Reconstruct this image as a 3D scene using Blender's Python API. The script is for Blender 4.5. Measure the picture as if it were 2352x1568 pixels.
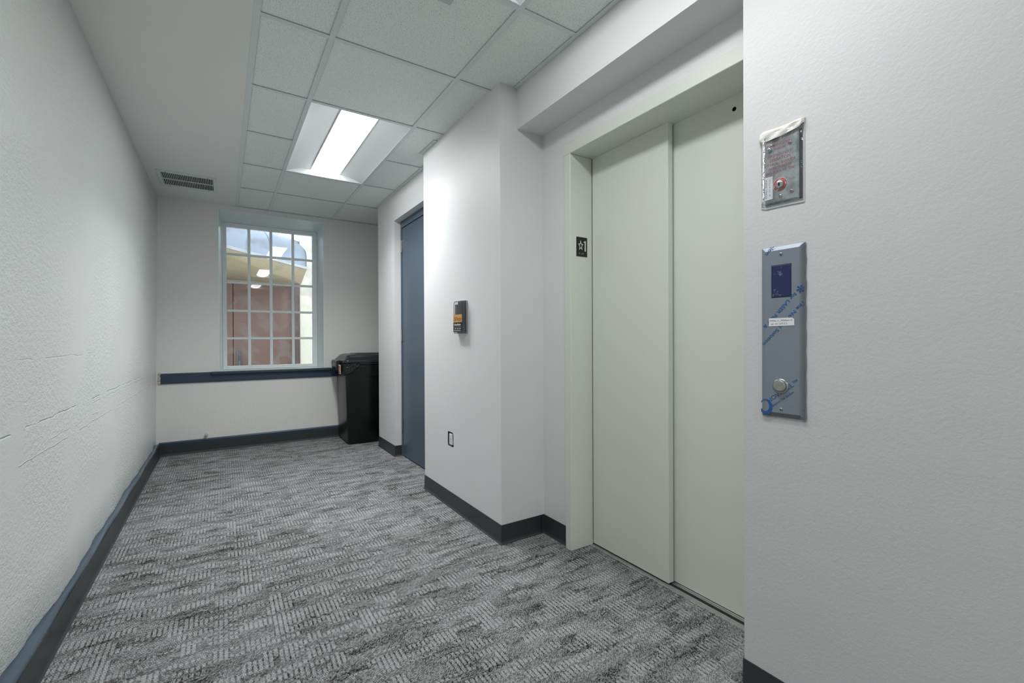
import bpy, bmesh, math, random
from mathutils import Vector, Matrix
import numpy as np
for o in list(bpy.data.objects): bpy.data.objects.remove(o)
S = bpy.context.scene
COL = S.collection
random.seed(7)
R = math.radians

# ------------------------------------------------------------------ camera
cam_d = bpy.data.cameras.new('camera'); cam = bpy.data.objects.new('camera', cam_d); COL.objects.link(cam)
yaw, pitch, roll = R(32.78), R(-0.274), R(-0.25)
fw = Vector((math.sin(yaw)*math.cos(pitch), math.cos(yaw)*math.cos(pitch), math.sin(pitch)))
rt = Vector((math.cos(yaw), -math.sin(yaw), 0)); up = rt.cross(fw)
r2 = math.cos(roll)*rt + math.sin(roll)*up
u2 = -math.sin(roll)*rt + math.cos(roll)*up
M = Matrix((r2, u2, -fw)).transposed().to_4x4(); M.translation = (0, 0, 1.084)
cam.matrix_world = M
cam_d.sensor_width = 36; cam_d.lens = 36*1033/2352; cam_d.clip_start = .02; cam_d.clip_end = 100
S.camera = cam

# ------------------------------------------------------------------ world, exposure
EMIT = 12.5; FILL_SPREAD = 130; FILL_WATTS = {3.375: 18.0, .905: 3.5, -1.565: 9.0}
w = bpy.data.worlds.new('sky'); S.world = w; w.use_nodes = True
bgn = w.node_tree.nodes['Background']; bgn.inputs[0].default_value = (.86, .92, 1.0, 1); bgn.inputs[1].default_value = 4.6
S.view_settings.view_transform = 'Standard'; S.view_settings.look = 'None'
S.view_settings.exposure = 0.2; S.view_settings.gamma = 1.0; S.view_settings.use_curve_mapping = False

# ------------------------------------------------------------------ materials
def srgb(r, g, b):
    f = lambda c: (c/255/12.92) if c/255 <= .04045 else ((c/255+.055)/1.055)**2.4
    return (f(r), f(g), f(b), 1)
class NT:
    def __init__(s, name):
        s.m = bpy.data.materials.new(name); s.m.use_nodes = True; s.t = s.m.node_tree
        s.b = s.t.nodes['Principled BSDF']; s.out = s.t.nodes['Material Output']
    def n(s, typ, **k):
        nd = s.t.nodes.new(typ)
        for a, v in k.items():
            if a.startswith('i_'):
                key = a[2:]; key = int(key) if key.isdigit() else key.replace('_', ' ')
                if hasattr(v, 'is_linked') or isinstance(v, bpy.types.NodeSocket): s.t.links.new(v, nd.inputs[key])
                else: nd.inputs[key].default_value = v
            else: setattr(nd, a, v)
        return nd
    def math(s, op, a, b=0.0, c=0.0, clamp=False):
        nd = s.t.nodes.new('ShaderNodeMath'); nd.operation = op; nd.use_clamp = clamp
        for i, v in enumerate((a, b, c)):
            if isinstance(v, bpy.types.NodeSocket): s.t.links.new(v, nd.inputs[i])
            else: nd.inputs[i].default_value = v
        return nd.outputs[0]
    def mix(s, f, a, b):
        nd = s.t.nodes.new('ShaderNodeMix'); nd.data_type = 'RGBA'
        for i, v in ((0, f), (6, a), (7, b)):
            if isinstance(v, bpy.types.NodeSocket): s.t.links.new(v, nd.inputs[i])
            else: nd.inputs[i].default_value = v
        return nd.outputs[2]
    def pos(s): return s.n('ShaderNodeNewGeometry').outputs['Position']
    def noise(s, vec, scale, detail=2, rough=.5):
        return s.n('ShaderNodeTexNoise', i_Vector=vec, i_Scale=scale, i_Detail=detail, i_Roughness=rough).outputs[0]
    def ramp(s, v, lo, hi):
        nd = s.t.nodes.new('ShaderNodeMapRange'); s.t.links.new(v, nd.inputs[0]); nd.inputs[1].default_value = lo; nd.inputs[2].default_value = hi
        nd.interpolation_type = 'SMOOTHSTEP'
        return nd.outputs[0]
    def bump(s, h, dist, strength=1.0):
        b = s.n('ShaderNodeBump', i_Height=h, i_Distance=dist, i_Strength=strength)
        s.t.links.new(b.outputs[0], s.b.inputs['Normal'])
    def base(s, v):
        if isinstance(v, bpy.types.NodeSocket): s.t.links.new(v, s.b.inputs['Base Color'])
        else: s.b.inputs['Base Color'].default_value = v
def simple(name, col, rough=.5, metal=0, spec=.5, var=0.04, vs=20, bump=0, bs=200):
    t = NT(name); p = t.n('ShaderNodeTexCoord').outputs['Object']
    n = t.noise(p, vs, 3)
    c = Vector(col[:3])
    t.base(t.mix(n, (*(c*(1-var)), 1), (*(c*(1+var)), 1)))
    t.b.inputs['Roughness'].default_value = rough; t.b.inputs['Metallic'].default_value = metal
    t.b.inputs['Specular IOR Level'].default_value = spec
    if bump: t.bump(t.noise(p, bs, 2), bump)
    return t.m
def emis(name, col, st):
    t = NT(name); t.base((.9, .9, .9, 1)); t.b.inputs['Emission Color'].default_value = col; t.b.inputs['Emission Strength'].default_value = st
    return t.m

def wall_mat(name, col, rough, scale, dist, aniso=(1, 1, 1), patches=False, cracks=False, spec=.5):
    t = NT(name); p = t.pos()
    mp = t.n('ShaderNodeMapping', i_Vector=p); mp.inputs['Scale'].default_value = aniso
    v = mp.outputs[0]
    h1 = t.noise(v, scale, 3, .55); h2 = t.noise(v, scale*2.7, 2, .5)
    h = t.math('MULTIPLY_ADD', h2, .35, h1)
    big = t.noise(p, 2.2, 2)
    if patches:
        m = t.ramp(t.noise(p, 1.7, 2, .5), .38, .52); m2 = t.math('MULTIPLY_ADD', m, .85, .15)
        h = t.math('MULTIPLY', h, m2)
    if cracks:
        xyz = t.n('ShaderNodeSeparateXYZ', i_0=p).outputs
        wob = t.noise(p, 9, 3, .6)
        def crack(z0, y0, y1, width, amp, sign, wb=.02):
            d = t.math('ABSOLUTE', t.math('SUBTRACT', t.math('MULTIPLY_ADD', wob, wb, xyz[2]), z0 + wb*.5))
            prof = t.math('SUBTRACT', 1.0, t.ramp(d, 0, width))
            yr = t.math('MULTIPLY', t.ramp(xyz[1], y0, y0+.1), t.math('SUBTRACT', 1.0, t.ramp(xyz[1], y1-.2, y1)))
            gate = t.ramp(t.noise(p, 5.5, 2), .4, .5)
            return t.math('MULTIPLY', t.math('MULTIPLY', prof, t.math('MULTIPLY', yr, gate)), amp*sign*.38)
        for cr in ((.812, 1.2, 4.4, .004, 2.0, -1), (.790, 2.6, 4.7, .003, 1.2, -1), (.704, 1.9, 5.3, .0028, 1.3, 1), (.735, 2.2, 3.1, .0022, .9, 1), (1.026, 1.9, 3.0, .003, .9, -1)):
            h = t.math('ADD', h, crack(*cr))
    c = Vector(col[:3])
    t.base(t.mix(big, (*(c*.965), 1), (*(c*1.035), 1)))
    t.b.inputs['Roughness'].default_value = rough; t.b.inputs['Specular IOR Level'].default_value = spec
    t.bump(h, dist)
    return t.m
m_wall_l = wall_mat('textured_plaster', srgb(232, 235, 233), .42, 55, .0042, (1, .8, 1.3), True, True)
m_wall_b = wall_mat('stippled_plaster', srgb(232, 232, 229), .5, 48, .0020)
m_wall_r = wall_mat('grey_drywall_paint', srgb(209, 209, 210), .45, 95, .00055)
m_wall_c = wall_mat('smooth_drywall_paint', srgb(226, 226, 227), .42, 180, .00025)
m_gyp = wall_mat('ceiling_paint', srgb(236, 238, 234), .6, 150, .0003)
m_reveal = simple('reveal_gloss_paint', srgb(230, 242, 242), .3, bump=.0006, bs=14)
m_winwhite = simple('window_white_paint', srgb(240, 246, 248), .35)
m_elev = simple('elevator_enamel', srgb(218, 222, 213), .38, spec=.5, var=.015, vs=3)
m_elev_side = m_elev
m_bluedoor = simple('slate_blue_paint', srgb(72, 88, 104), .38, var=.03, vs=4)
m_navy = simple('navy_paint', srgb(50, 66, 84), .4, var=.12, vs=9, bump=.0012, bs=25)
m_cove = simple('charcoal_vinyl', srgb(52, 56, 58), .42, var=.12, vs=5)
m_steel = simple('brushed_steel', (.45, .46, .47, 1), .3, 1, var=.12, vs=12)
m_alu = simple('ribbed_aluminium', (.62, .63, .62, 1), .35, .9, var=.1, vs=30)
m_dark = simple('dark_void', (.012, .012, .013, 1), .8)
m_grid = simple('grid_enamel', srgb(222, 230, 230), .5, var=.02)
m_fixture = simple('fixture_white_enamel', srgb(208, 212, 214), .45, var=.01)
m_lens = emis('lit_diffuser', (.985, .995, .99, 1), EMIT)
m_lens_far = emis('lit_diffuser_far', (.985, .995, .99, 1), 9.8)
m_vent = simple('grille_enamel', srgb(226, 230, 230), .45)
m_black = simple('black_plastic', (.004, .0045, .005, 1), .30, var=.2)
m_lid = simple('black_lid_plastic', (.018, .020, .022, 1), .28, var=.2)
m_bag = NT('bin_liner_film'); m_bag.base((.03, .045, .04, 1)); m_bag.b.inputs['Roughness'].default_value = .18
m_bag.bump(m_bag.noise(m_bag.pos(), 45, 3), .01); m_bag = m_bag.m
m_red = simple('red_sticker', srgb(205, 40, 48), .5)
m_white = simple('white_paper', srgb(232, 233, 236), .6)
m_tape = simple('masking_tape', srgb(222, 220, 213), .65, var=.03)
m_signblack = simple('black_sign', srgb(14, 18, 20), .4)
m_signwhite = simple('raised_sign_white', srgb(226, 227, 218), .5)
m_bluefilm = simple('film_print_blue', srgb(22, 88, 148), .5)
m_greyfilm = simple('blue_grey_film', srgb(132, 141, 152), .33, .25, var=.06, vs=30)
m_maroon = simple('maroon_lettering', srgb(146, 48, 66), .5)
m_darktext = simple('dark_print', srgb(50, 48, 54), .6)
m_orange = simple('orange_label', srgb(206, 150, 88), .5)
m_screen = NT('dark_blue_screen'); _n = m_screen.noise(m_screen.n('ShaderNodeTexCoord').outputs['Object'], 60, 4, .6)
m_screen.base(m_screen.mix(m_screen.ramp(_n, .58, .75), srgb(32, 40, 88), srgb(105, 112, 140))); m_screen.b.inputs['Roughness'].default_value = .25; m_screen = m_screen.m
m_steelplate = NT('scuffed_steel'); _p = m_steelplate.n('ShaderNodeTexCoord').outputs['Object']
m_steelplate.base(m_steelplate.mix(m_steelplate.ramp(m_steelplate.noise(_p, 28, 5, .65), .35, .7), srgb(128, 132, 134), srgb(188, 192, 194)))
m_steelplate.b.inputs['Metallic'].default_value = .55; m_steelplate.b.inputs['Roughness'].default_value = .38; m_steelplate = m_steelplate.m

def clear_mat(name, tint, tr, rough=.08, bump=0, dirt=0.0, power=1.0):
    """thin clear sheet: straight-through transparency plus fresnel gloss, a little dirt"""
    t = NT(name); tt = t.t
    tp = t.n('ShaderNodeBsdfTransparent'); tp.inputs[0].default_value = tint
    gl = t.n('ShaderNodeBsdfGlossy'); gl.inputs['Roughness'].default_value = rough
    fr = t.n('ShaderNodeFresnel'); fr.inputs[0].default_value = 1.5
    if bump:
        p = t.n('ShaderNodeTexCoord').outputs['Object']
        b = t.n('ShaderNodeBump', i_Height=t.noise(p, 40, 3), i_Distance=bump)
        tt.links.new(b.outputs[0], gl.inputs['Normal']); tt.links.new(b.outputs[0], fr.inputs['Normal'])
    ms = t.n('ShaderNodeMixShader'); tt.links.new(t.math('MULTIPLY', fr.outputs[0], power, clamp=True), ms.inputs[0])
    tt.links.new(tp.outputs[0], ms.inputs[1]); tt.links.new(gl.outputs[0], ms.inputs[2])
    df = t.n('ShaderNodeBsdfDiffuse'); df.inputs[0].default_value = (.8, .82, .85, 1)
    m2 = t.n('ShaderNodeMixShader')
    p = t.n('ShaderNodeTexCoord').outputs['Object']
    if dirt:
        n1 = t.noise(p, 5, 4, .6); wv = t.n('ShaderNodeTexWave', i_Vector=p, i_Scale=3.0, i_Distortion=9.0, i_Detail=3.0, wave_type='RINGS')
        f = t.math('MULTIPLY', t.ramp(t.math('MULTIPLY', n1, wv.outputs[1]), .2, .75), dirt)
        tt.links.new(f, m2.inputs[0])
    else: m2.inputs[0].default_value = tr
    tt.links.new(ms.outputs[0], m2.inputs[1]); tt.links.new(df.outputs[0], m2.inputs[2])
    tt.links.new(m2.outputs[0], t.out.inputs[0])
    return t.m
m_glass = clear_mat('window_glass', (.96, .98, .98, 1), 0, .0, 0, .22, 1.0)
m_plastic = clear_mat('clear_plastic', (.93, .95, .96, 1), .05, .12, .004, 0, 1.6)
m_clearcase = clear_mat('clear_blister', (.88, .90, .95, 1), .03, .06, .001, 0, 2.0)

# acoustic tile
t = NT('acoustic_tile'); p = t.pos()
mp = t.n('ShaderNodeMapping', i_Vector=p); mp.inputs['Scale'].default_value = (1, 1.35, 1)
v = t.n('ShaderNodeTexVoronoi', i_Vector=mp.outputs[0], i_Scale=125.0, voronoi_dimensions='2D')
cr = t.n('ShaderNodeSeparateColor', i_0=v.outputs['Color']).outputs[0]
thr = t.math('MULTIPLY_ADD', cr, .15, .015)
pit = t.math('LESS_THAN', t.math('ADD', v.outputs['Distance'], t.math('MULTIPLY', t.math('SUBTRACT', t.noise(p, 420, 1), .5), .22)), thr)
pit = t.math('MULTIPLY', pit, t.math('GREATER_THAN', t.noise(p, 30, 2), .36))
t.base(t.mix(pit, t.mix(t.noise(p, 60, 3), srgb(236, 241, 238), srgb(245, 248, 245)), srgb(112, 114, 112)))
t.b.inputs['Roughness'].default_value = .9; t.b.inputs['Specular IOR Level'].default_value = .1
t.bump(t.math('MULTIPLY', t.noise(p, 120, 3), 1.0), .0006); m_tile = t.m

# carpet: bars of light loop pile in columns, random flat patches, fine loop weave
t = NT('carpet_tile'); p = t.pos(); s3 = t.n('ShaderNodeSeparateXYZ', i_0=p).outputs
X, Y = s3[0], s3[1]
PIT = .0160
def comb(a, b, c=0.0):
    n = t.n('ShaderNodeCombineXYZ')
    for i, q in enumerate((a, b, c)):
        if isinstance(q, bpy.types.NodeSocket): t.t.links.new(q, n.inputs[i])
        else: n.inputs[i].default_value = q
    return n.outputs[0]
def white(v, dim='2D'):
    n = t.n('ShaderNodeTexWhiteNoise', noise_dimensions=dim)
    t.t.links.new(v, n.inputs['W' if dim == '1D' else 'Vector']); return n.outputs[0]
colm = t.math('FLOOR', t.math('DIVIDE', X, PIT)); fr_ = t.math('FRACT', t.math('DIVIDE', X, PIT))
yj = t.math('MULTIPLY_ADD', white(colm, '1D'), .009, Y)
def layer(ncol, yscale, seed, thr):
    blk = t.math('FLOOR', t.math('DIVIDE', t.math('ADD', colm, seed), ncol))
    nz = t.noise(comb(t.math('MULTIPLY_ADD', blk, .62, seed), t.math('MULTIPLY', yj, yscale)), 1.0, 1, .5)
    return t.math('GREATER_THAN', nz, thr)
barmask = t.math('MAXIMUM', layer(6.0, 21.0, 3.0, .575), layer(3.0, 11.0, 41.0, .61))
barmask = t.math('MAXIMUM', barmask, layer(14.0, 33.0, 17.0, .60))
darkmask = t.math('MAXIMUM', layer(5.0, 17.0, 77.0, .60), layer(9.0, 30.0, 91.0, .62))
darkmask = t.math('MULTIPLY', darkmask, t.math('SUBTRACT', 1.0, barmask))
stripe = t.math('LESS_THAN', fr_, .66)
bars = t.math('MULTIPLY', barmask, stripe)
gaps = t.math('MULTIPLY', barmask, t.math('SUBTRACT', 1.0, stripe))
soft = t.noise(comb(t.math('MULTIPLY', X, 5.0), t.math('MULTIPLY', Y, 11.0)), 1.0, 3, .55)
broad = t.noise(comb(t.math('MULTIPLY', X, 1.4), t.math('MULTIPLY', Y, 2.0)), 1.0, 2, .5)
lev = t.math('MULTIPLY_ADD', t.math('SUBTRACT', soft, .5), .72, t.math('MULTIPLY_ADD', t.math('SUBTRACT', broad, .5), .3, .36))
lev = t.math('ADD', lev, t.math('MULTIPLY', bars, .23))
lev = t.math('SUBTRACT', lev, t.math('MULTIPLY', gaps, .12))
lev = t.math('SUBTRACT', lev, t.math('MULTIPLY', darkmask, .13))
# loop pile: slanted dashes, every loop its own shade
vx = t.math('DIVIDE', t.math('SUBTRACT', X, Y), .0050)
ux = t.math('ADD', t.math('DIVIDE', t.math('ADD', X, Y), .0092), white(t.math('FLOOR', vx), '1D'))
lid = white(comb(t.math('FLOOR', vx), t.math('FLOOR', ux)))
gx = t.math('SINE', t.math('MULTIPLY', t.math('FRACT', vx), math.pi)); gy = t.math('SINE', t.math('MULTIPLY', t.math('FRACT', ux), math.pi))
loop = t.math('MULTIPLY', gx, t.math('POWER', gy, .5))
lev = t.math('ADD', lev, t.math('MULTIPLY', t.math('SUBTRACT', lid, .5), .42))
fac = t.math('MULTIPLY', t.math('MULTIPLY_ADD', loop, 1.75, .04), lev, clamp=True)
t.base(t.mix(fac, srgb(40, 40, 37), srgb(202, 204, 206)))
t.b.inputs['Roughness'].default_value = .95; t.b.inputs['Specular IOR Level'].default_value = .1
t.bump(loop, .0012, .6); m_carpet = t.m

# outdoor materials
m_brown = NT('brown_door_paint'); _p = m_brown.pos(); m_brown.base(m_brown.mix(m_brown.noise(_p, 3, 4), srgb(80, 58, 50), srgb(92, 68, 60))); m_brown.b.inputs['Roughness'].default_value = .6; m_brown = m_brown.m
m_frame_old = NT('weathered_wood'); _p = m_frame_old.pos(); _m = m_frame_old.n('ShaderNodeMapping', i_Vector=_p); _m.inputs['Scale'].default_value = (30, 1, 2)
m_frame_old.base(m_frame_old.mix(m_frame_old.noise(_m.outputs[0], 1.5, 4), srgb(34, 27, 25), srgb(78, 64, 58))); m_frame_old = m_frame_old.m
m_cream = wall_mat('cream_stucco', srgb(176, 172, 160), .8, 12, .006)
m_tan = wall_mat('tan_stucco', srgb(150, 139, 112), .85, 40, .006)
m_canopy = simple('grey_awning_fabric', srgb(112, 122, 135), .6, var=.03)
m_ground = simple('pale_concrete', srgb(190, 186, 176), .9)

# ------------------------------------------------------------------ mesh helpers
class MB:
    def __init__(s): s.bm = bmesh.new()
    def box(s, x0, x1, y0, y1, z0, z1, mi=0):
        vs = [s.bm.verts.new((x, y, z)) for x in (x0, x1) for y in (y0, y1) for z in (z0, z1)]
        for f in ((0, 1, 3, 2), (4, 6, 7, 5), (0, 4, 5, 1), (2, 3, 7, 6), (0, 2, 6, 4), (1, 5, 7, 3)):
            s.bm.faces.new([vs[i] for i in f]).material_index = mi
        return s
    def poly(s, pts, mi=0):
        f = s.bm.faces.new([s.bm.verts.new(p) for p in pts]); f.material_index = mi; return s
    def grid(s, rows, closed=False, mi=0, smooth=True):
        V = [[s.bm.verts.new(p) for p in r] for r in rows]
        for a, b in zip(V[:-1], V[1:]):
            n = len(a)
            for i in range(n if closed else n-1):
                f = s.bm.faces.new((a[i], a[(i+1) % n], b[(i+1) % n], b[i])); f.material_index = mi; f.smooth = smooth
        return V
    def loft(s, rows, cap=True, mi=0, smooth=False):
        V = s.grid(rows, True, mi, smooth)
        if cap:
            s.bm.faces.new(list(reversed(V[0]))).material_index = mi; s.bm.faces.new(V[-1]).material_index = mi
        return s
    def cyl(s, c, r, h, n=24, axis=2, r2=None, mi=0):
        r2 = r if r2 is None else r2
        rows = []
        for k, rr in ((0, r), (h, r2)):
            row = []
            for i in range(n):
                a = 2*math.pi*i/n; q = [rr*math.cos(a), rr*math.sin(a)]
                q.insert(axis, k); row.append((c[0]+q[0], c[1]+q[1], c[2]+q[2]))
            rows.append(row)
        s.loft(rows, True, mi, False); return s
    def lathe(s, prof, c=(0, 0, 0), n=32, mi=0):
        rows = [[(c[0]+r*math.cos(2*math.pi*i/n), c[1]+r*math.sin(2*math.pi*i/n), c[2]+h) for i in range(n)] for r, h in prof]
        s.loft(rows, True, mi, True); return s
    def build(s, name, mats, parent=None, bevel=0, seg=2, smooth=False):
        bmesh.ops.recalc_face_normals(s.bm, faces=s.bm.faces[:])
        if bevel:
            es = [e for e in s.bm.edges if len(e.link_faces) == 2 and e.calc_face_angle(0) > .5]
            bmesh.ops.bevel(s.bm, geom=es, offset=bevel, segments=seg, profile=.5, affect='EDGES', clamp_overlap=True)
        if smooth:
            for f in s.bm.faces: f.smooth = True
        me = bpy.data.meshes.new(name); s.bm.to_mesh(me); s.bm.free()
        for m in (mats if isinstance(mats, (list, tuple)) else [mats]): me.materials.append(m)
        o = bpy.data.objects.new(name, me); COL.objects.link(o)
        if parent: o.parent = parent
        if smooth: me.shade_smooth() if hasattr(me, 'shade_smooth') else None
        return o
def tag(o, label=None, cat=None, group=None, kind=None):
    if label: o['label'] = label
    if cat: o['category'] = cat
    if group: o['group'] = group
    if kind: o['kind'] = kind
    return o
def struct(o, label=None, cat=None): o['kind'] = 'structure'; return tag(o, label, cat)
def empty(name, loc=(0, 0, 0), rot=None):
    o = bpy.data.objects.new(name, None); COL.objects.link(o)
    if rot is not None:
        m = rot.to_4x4(); m.translation = loc; o.matrix_world = m
    else: o.location = loc
    o.empty_display_size = .05
    return o
WR = Matrix(((0, 0, -1), (-1, 0, 0), (0, 1, 0)))      # local x -> -Y, y -> +Z, z -> -X : things on walls that face -X
FR = Matrix(((1, 0, 0), (0, 0, -1), (0, 1, 0)))       # local x -> +X, y -> +Z, z -> -Y : things on walls that face -Y
def poly_text(body, size, mat, name, parent, loc=(0, 0), ang=0, z=.0, ext=.00015, align='LEFT', clip=None, xs=1.0, bold=0.0, fit=None):
    c = bpy.data.curves.new('t', 'FONT'); c.body = body; c.size = size; c.extrude = ext; c.align_x = align; c.resolution_u = 3; c.offset = bold
    o = bpy.data.objects.new('t', c); COL.objects.link(o)
    dg = bpy.context.evaluated_depsgraph_get(); dg.update()
    me = bpy.data.meshes.new_from_object(o.evaluated_get(dg)); bpy.data.objects.remove(o); bpy.data.curves.remove(c)
    me.name = name
    if fit and len(me.vertices):
        xx = [v.co.x for v in me.vertices]; xs = fit/(max(xx)-min(xx))
    m = Matrix.Translation((loc[0], loc[1], z)) @ Matrix.Rotation(ang, 4, 'Z') @ Matrix.Diagonal((xs, 1, 1, 1))
    me.transform(m)
    if clip:
        bm = bmesh.new(); bm.from_mesh(me)
        for co, no in (((clip[0], 0, 0), (-1, 0, 0)), ((clip[1], 0, 0), (1, 0, 0)), ((0, clip[2], 0), (0, -1, 0)), ((0, clip[3], 0), (0, 1, 0))):
            bmesh.ops.bisect_plane(bm, geom=bm.verts[:]+bm.edges[:]+bm.faces[:], plane_co=co, plane_no=no, clear_outer=True)
        bm.to_mesh(me); bm.free()
    me.materials.clear(); me.materials.append(mat)
    o = bpy.data.objects.new(name, me); COL.objects.link(o); o.parent = parent
    return o
def sweep(prof, path, closed=False):
    """prof: (out, z) pairs; path: floor points, outward side is to the right of travel"""
    P = [Vector(p) for p in path]; rows = []
    for i, q in enumerate(P):
        d0 = (q-P[i-1]).normalized() if i else None; d1 = (P[i+1]-q).normalized() if i < len(P)-1 else None
        n0 = Vector((d0.y, -d0.x)) if d0 else None; n1 = Vector((d1.y, -d1.x)) if d1 else None
        if n0 is None: n = n1
        elif n1 is None: n = n0
        else: n = (n0+n1)/(1+n0.dot(n1))
        rows.append([(q.x+n.x*a, q.y+n.y*a, z) for a, z in prof])
    mb = MB(); mb.loft(rows, True); return mb
COVE = [(0, .1), (.003, .1), (.0035, .018), (.006, .008), (.012, .002), (.012, 0), (0, 0)]

# ------------------------------------------------------------------ room shell
XL, XB, YB, ZC = -.503, 1.345, 5.33, 2.436
fl = MB().box(-.75, 2.5, -3.2, 5.45, -.05, 0).build('floor', m_carpet); struct(fl, 'grey patterned carpet of light bars and dark patches', 'floor')

# left wall: old plaster, slightly out of plumb, ragged lower edge above the painted base
mb = MB(); rows = []
NY = 420
for k in range(NY+1):
    y = -3.0 + (YB+.1+3.0)*k/NY
    rag = .006*math.sin(y*3.1)+.005*math.sin(y*7.7+1)+.003*math.sin(y*23)+.002*random.uniform(-1, 1)
    near = .016*max(0, min(1, (2.35-y)/.6))
    xb = -.526 - near + rag*.55
    zb = .118+.004*math.sin(y*5)+.003*math.sin(y*17+2)+.0015*random.uniform(-1, 1)
    row = [(xb-.012, y, zb-.02), (xb-.003, y, zb+.004), (xb+.002, y, zb+.012), (XL-.022-near*.6, y, .30), (XL-.018, y, .8), (XL-.008, y, 1.6), (XL, y, ZC+.02), (-.72, y, ZC+.02), (-.72, y, 0), (-.60, y, 0)]
    rows.append(row)
mb.loft(rows, True, smooth=False); wl = mb.build('wall_left', m_wall_l); struct(wl)
for f in wl.data.polygons: f.use_smooth = abs(f.normal.x) > .9
# wood base + vinyl cove on the left and back walls
mb = MB()
rows = [[(-.60, y, 0), (-.505, y, 0), (-.505, y, .112), (-.509, y, .1175), (-.60, y, .122)] for y in [(-3+8.31*k/60) for k in range(61)]]
rows = [[(x+.0015*math.sin(r[0][1]*9+i), y, z+.0012*math.sin(r[0][1]*13+i)*(z > .1)) for i, (x, y, z) in enumerate(r)] for r in rows]
mb.loft(rows, True); b1 = mb.build('baseboard_left', simple('lit_navy_gloss', srgb(84, 98, 112), .25, var=.15, vs=7, bump=.0015, bs=18)); struct(b1)  # navy lightened in colour to paint in light falling on the ledge
mb = sweep([(0, 0), (.018, 0), (.018, .119), (.014, .125), (0, .128)], [(2.3, YB), (-.504, YB)][::-1])
b2 = mb.build('baseboard_back', m_navy); struct(b2)
cv = sweep(COVE, [(-.504, -3.0), (-.504, YB-.018), (2.3, YB-.018)]).build('trim_1', m_cove); struct(cv)

# back wall with the deep splayed window opening
OW = dict(x0=-.025, x1=.945, z0=.779, z1=2.384); IW = dict(x0=.004, x1=.930, z0=.777, z1=2.330); YF, YG, YO = YB, 5.620, 5.76
mb = MB()
def ring(y, o, big=(-.75, 2.5, -.05, 2.6)):
    X0, X1, Z0, Z1 = big; v = lambda x, z: mb.bm.verts.new((x, y, z))
    A = [v(X0, Z0), v(X1, Z0), v(X1, Z1), v(X0, Z1)]; B = [v(o['x0'], o['z0']), v(o['x1'], o['z0']), v(o['x1'], o['z1']), v(o['x0'], o['z1'])]
    for i in range(4): mb.bm.faces.new((A[i], A[(i+1) % 4], B[(i+1) % 4], B[i]))
    return A, B
g = .004
OWg = dict(x0=OW['x0']-g, x1=OW['x1']+g, z0=OW['z0']-g, z1=OW['z1']+g); IWg = dict(x0=IW['x0']-g, x1=IW['x1']+g, z0=IW['z0']-g, z1=IW['z1']+g)
A0, B0 = ring(YF, OWg); A1, B1 = ring(YO, IWg)
mid = [mb.bm.verts.new((IWg[a], YG, IWg[b])) for a, b in (('x0', 'z0'), ('x1', 'z0'), ('x1', 'z1'), ('x0', 'z1'))]
for i in range(4):
    j = (i+1) % 4
    mb.bm.faces.new((B0[i], B0[j], mid[j], mid[i])); mb.bm.faces.new((mid[i], mid[j], B1[j], B1[i])); mb.bm.faces.new((A0[i], A0[j], A1[j], A1[i]))
wb = mb.build('wall_back', m_wall_b); struct(wb)

# window
win = struct(empty('window_1', (0, 0, 0)), 'white multi-pane window of small square panes in the deep reveal', 'window')
mb = MB()
def rr(y, o, e=0): return [(o['x0']-e, y, o['z0']-e), (o['x1']+e, y, o['z0']-e), (o['x1']+e, y, o['z1']+e), (o['x0']-e, y, o['z1']+e)]
a, b, c = rr(YF-.0015, OW), rr(YG, IW), rr(YO+.004, IW)
mb.grid([rr(YF-.0015, OW, .008), a, b, c, rr(YO+.004, IW, .008)], True, smooth=False)
mb.build('reveal', m_reveal, win)
# frame, outer frame + inner bead + muntins
fx0, fx1, fz0, fz1 = .005, .929, .778, 2.329
gx0, gx1, gz0, gz1 = .042, .881, .812, 2.290
mb = MB(); 
for x0, x1, z0, z1 in ((fx0, gx0, fz0, fz1), (gx1, fx1, fz0, fz1), (gx0, gx1, fz0, gz0), (gx0, gx1, gz1, fz1)): mb.box(x0, x1, 5.632, 5.690, z0, z1)
mb.build('frame', m_winwhite, win, .002, 1)
mb = MB(); e = .010
for x0, x1, z0, z1 in ((fx0, fx0+.014, fz0, fz1), (fx1-.016, fx1, fz0, fz1), (fx0+.014, fx1-.016, fz0, fz0+.012), (fx0+.014, fx1-.016, fz1-.016, fz1)): mb.box(x0, x1, 5.617, 5.6325, z0, z1)
mb.build('stop_bead', m_winwhite, win, .003, 2)
xs = [.248, .459, .679]; zs = [1.108, 1.403, 1.706, 2.004]
mb = MB()
for x in xs: mb.box(x-.0135, x+.0135, 5.634, 5.664, gz0, gz1)
for z in zs:
    for x0, x1 in zip([gx0]+[x+.0135 for x in xs], [x-.0135 for x in xs]+[gx1]): mb.box(x0, x1, 5.635, 5.663, z-.012, z+.012)
mb.build('muntin', m_winwhite, win, .003, 1)
MB().box(gx0-.005, gx1+.005, 5.648, 5.652, gz0-.005, gz1+.005).build('glass', m_glass, win)

# chair rail and window ledge on the back wall
mb = sweep([(0, .678), (.012, .678), (.018, .683), (.018, .764), (.013, .771), (0, .776)], [(-.487, YB), (2.3, YB)])
rail = mb.build('trim_2', m_navy, None, .0008, 1); struct(rail)
mb = MB().box(-.093, 1.010, YB-.050, YB-.002, .754, .779); led = mb.build('window_1_sill', m_navy, None, .004, 2); led.name = 'trim_3'; struct(led)
mb = MB()                                                      # broken plaster at the rail's cut end
for k in range(16):
    z = .672+.106*k/15; mb.box(-.503-random.uniform(0, .004), -.489+random.uniform(-.004, .003), YB-random.uniform(.006, .018), YB, z, z+.0085)
struct(mb.build('trim_4', simple('broken_plaster', srgb(205, 200, 188), .9, var=.2, vs=60), None, .001, 1))

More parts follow.
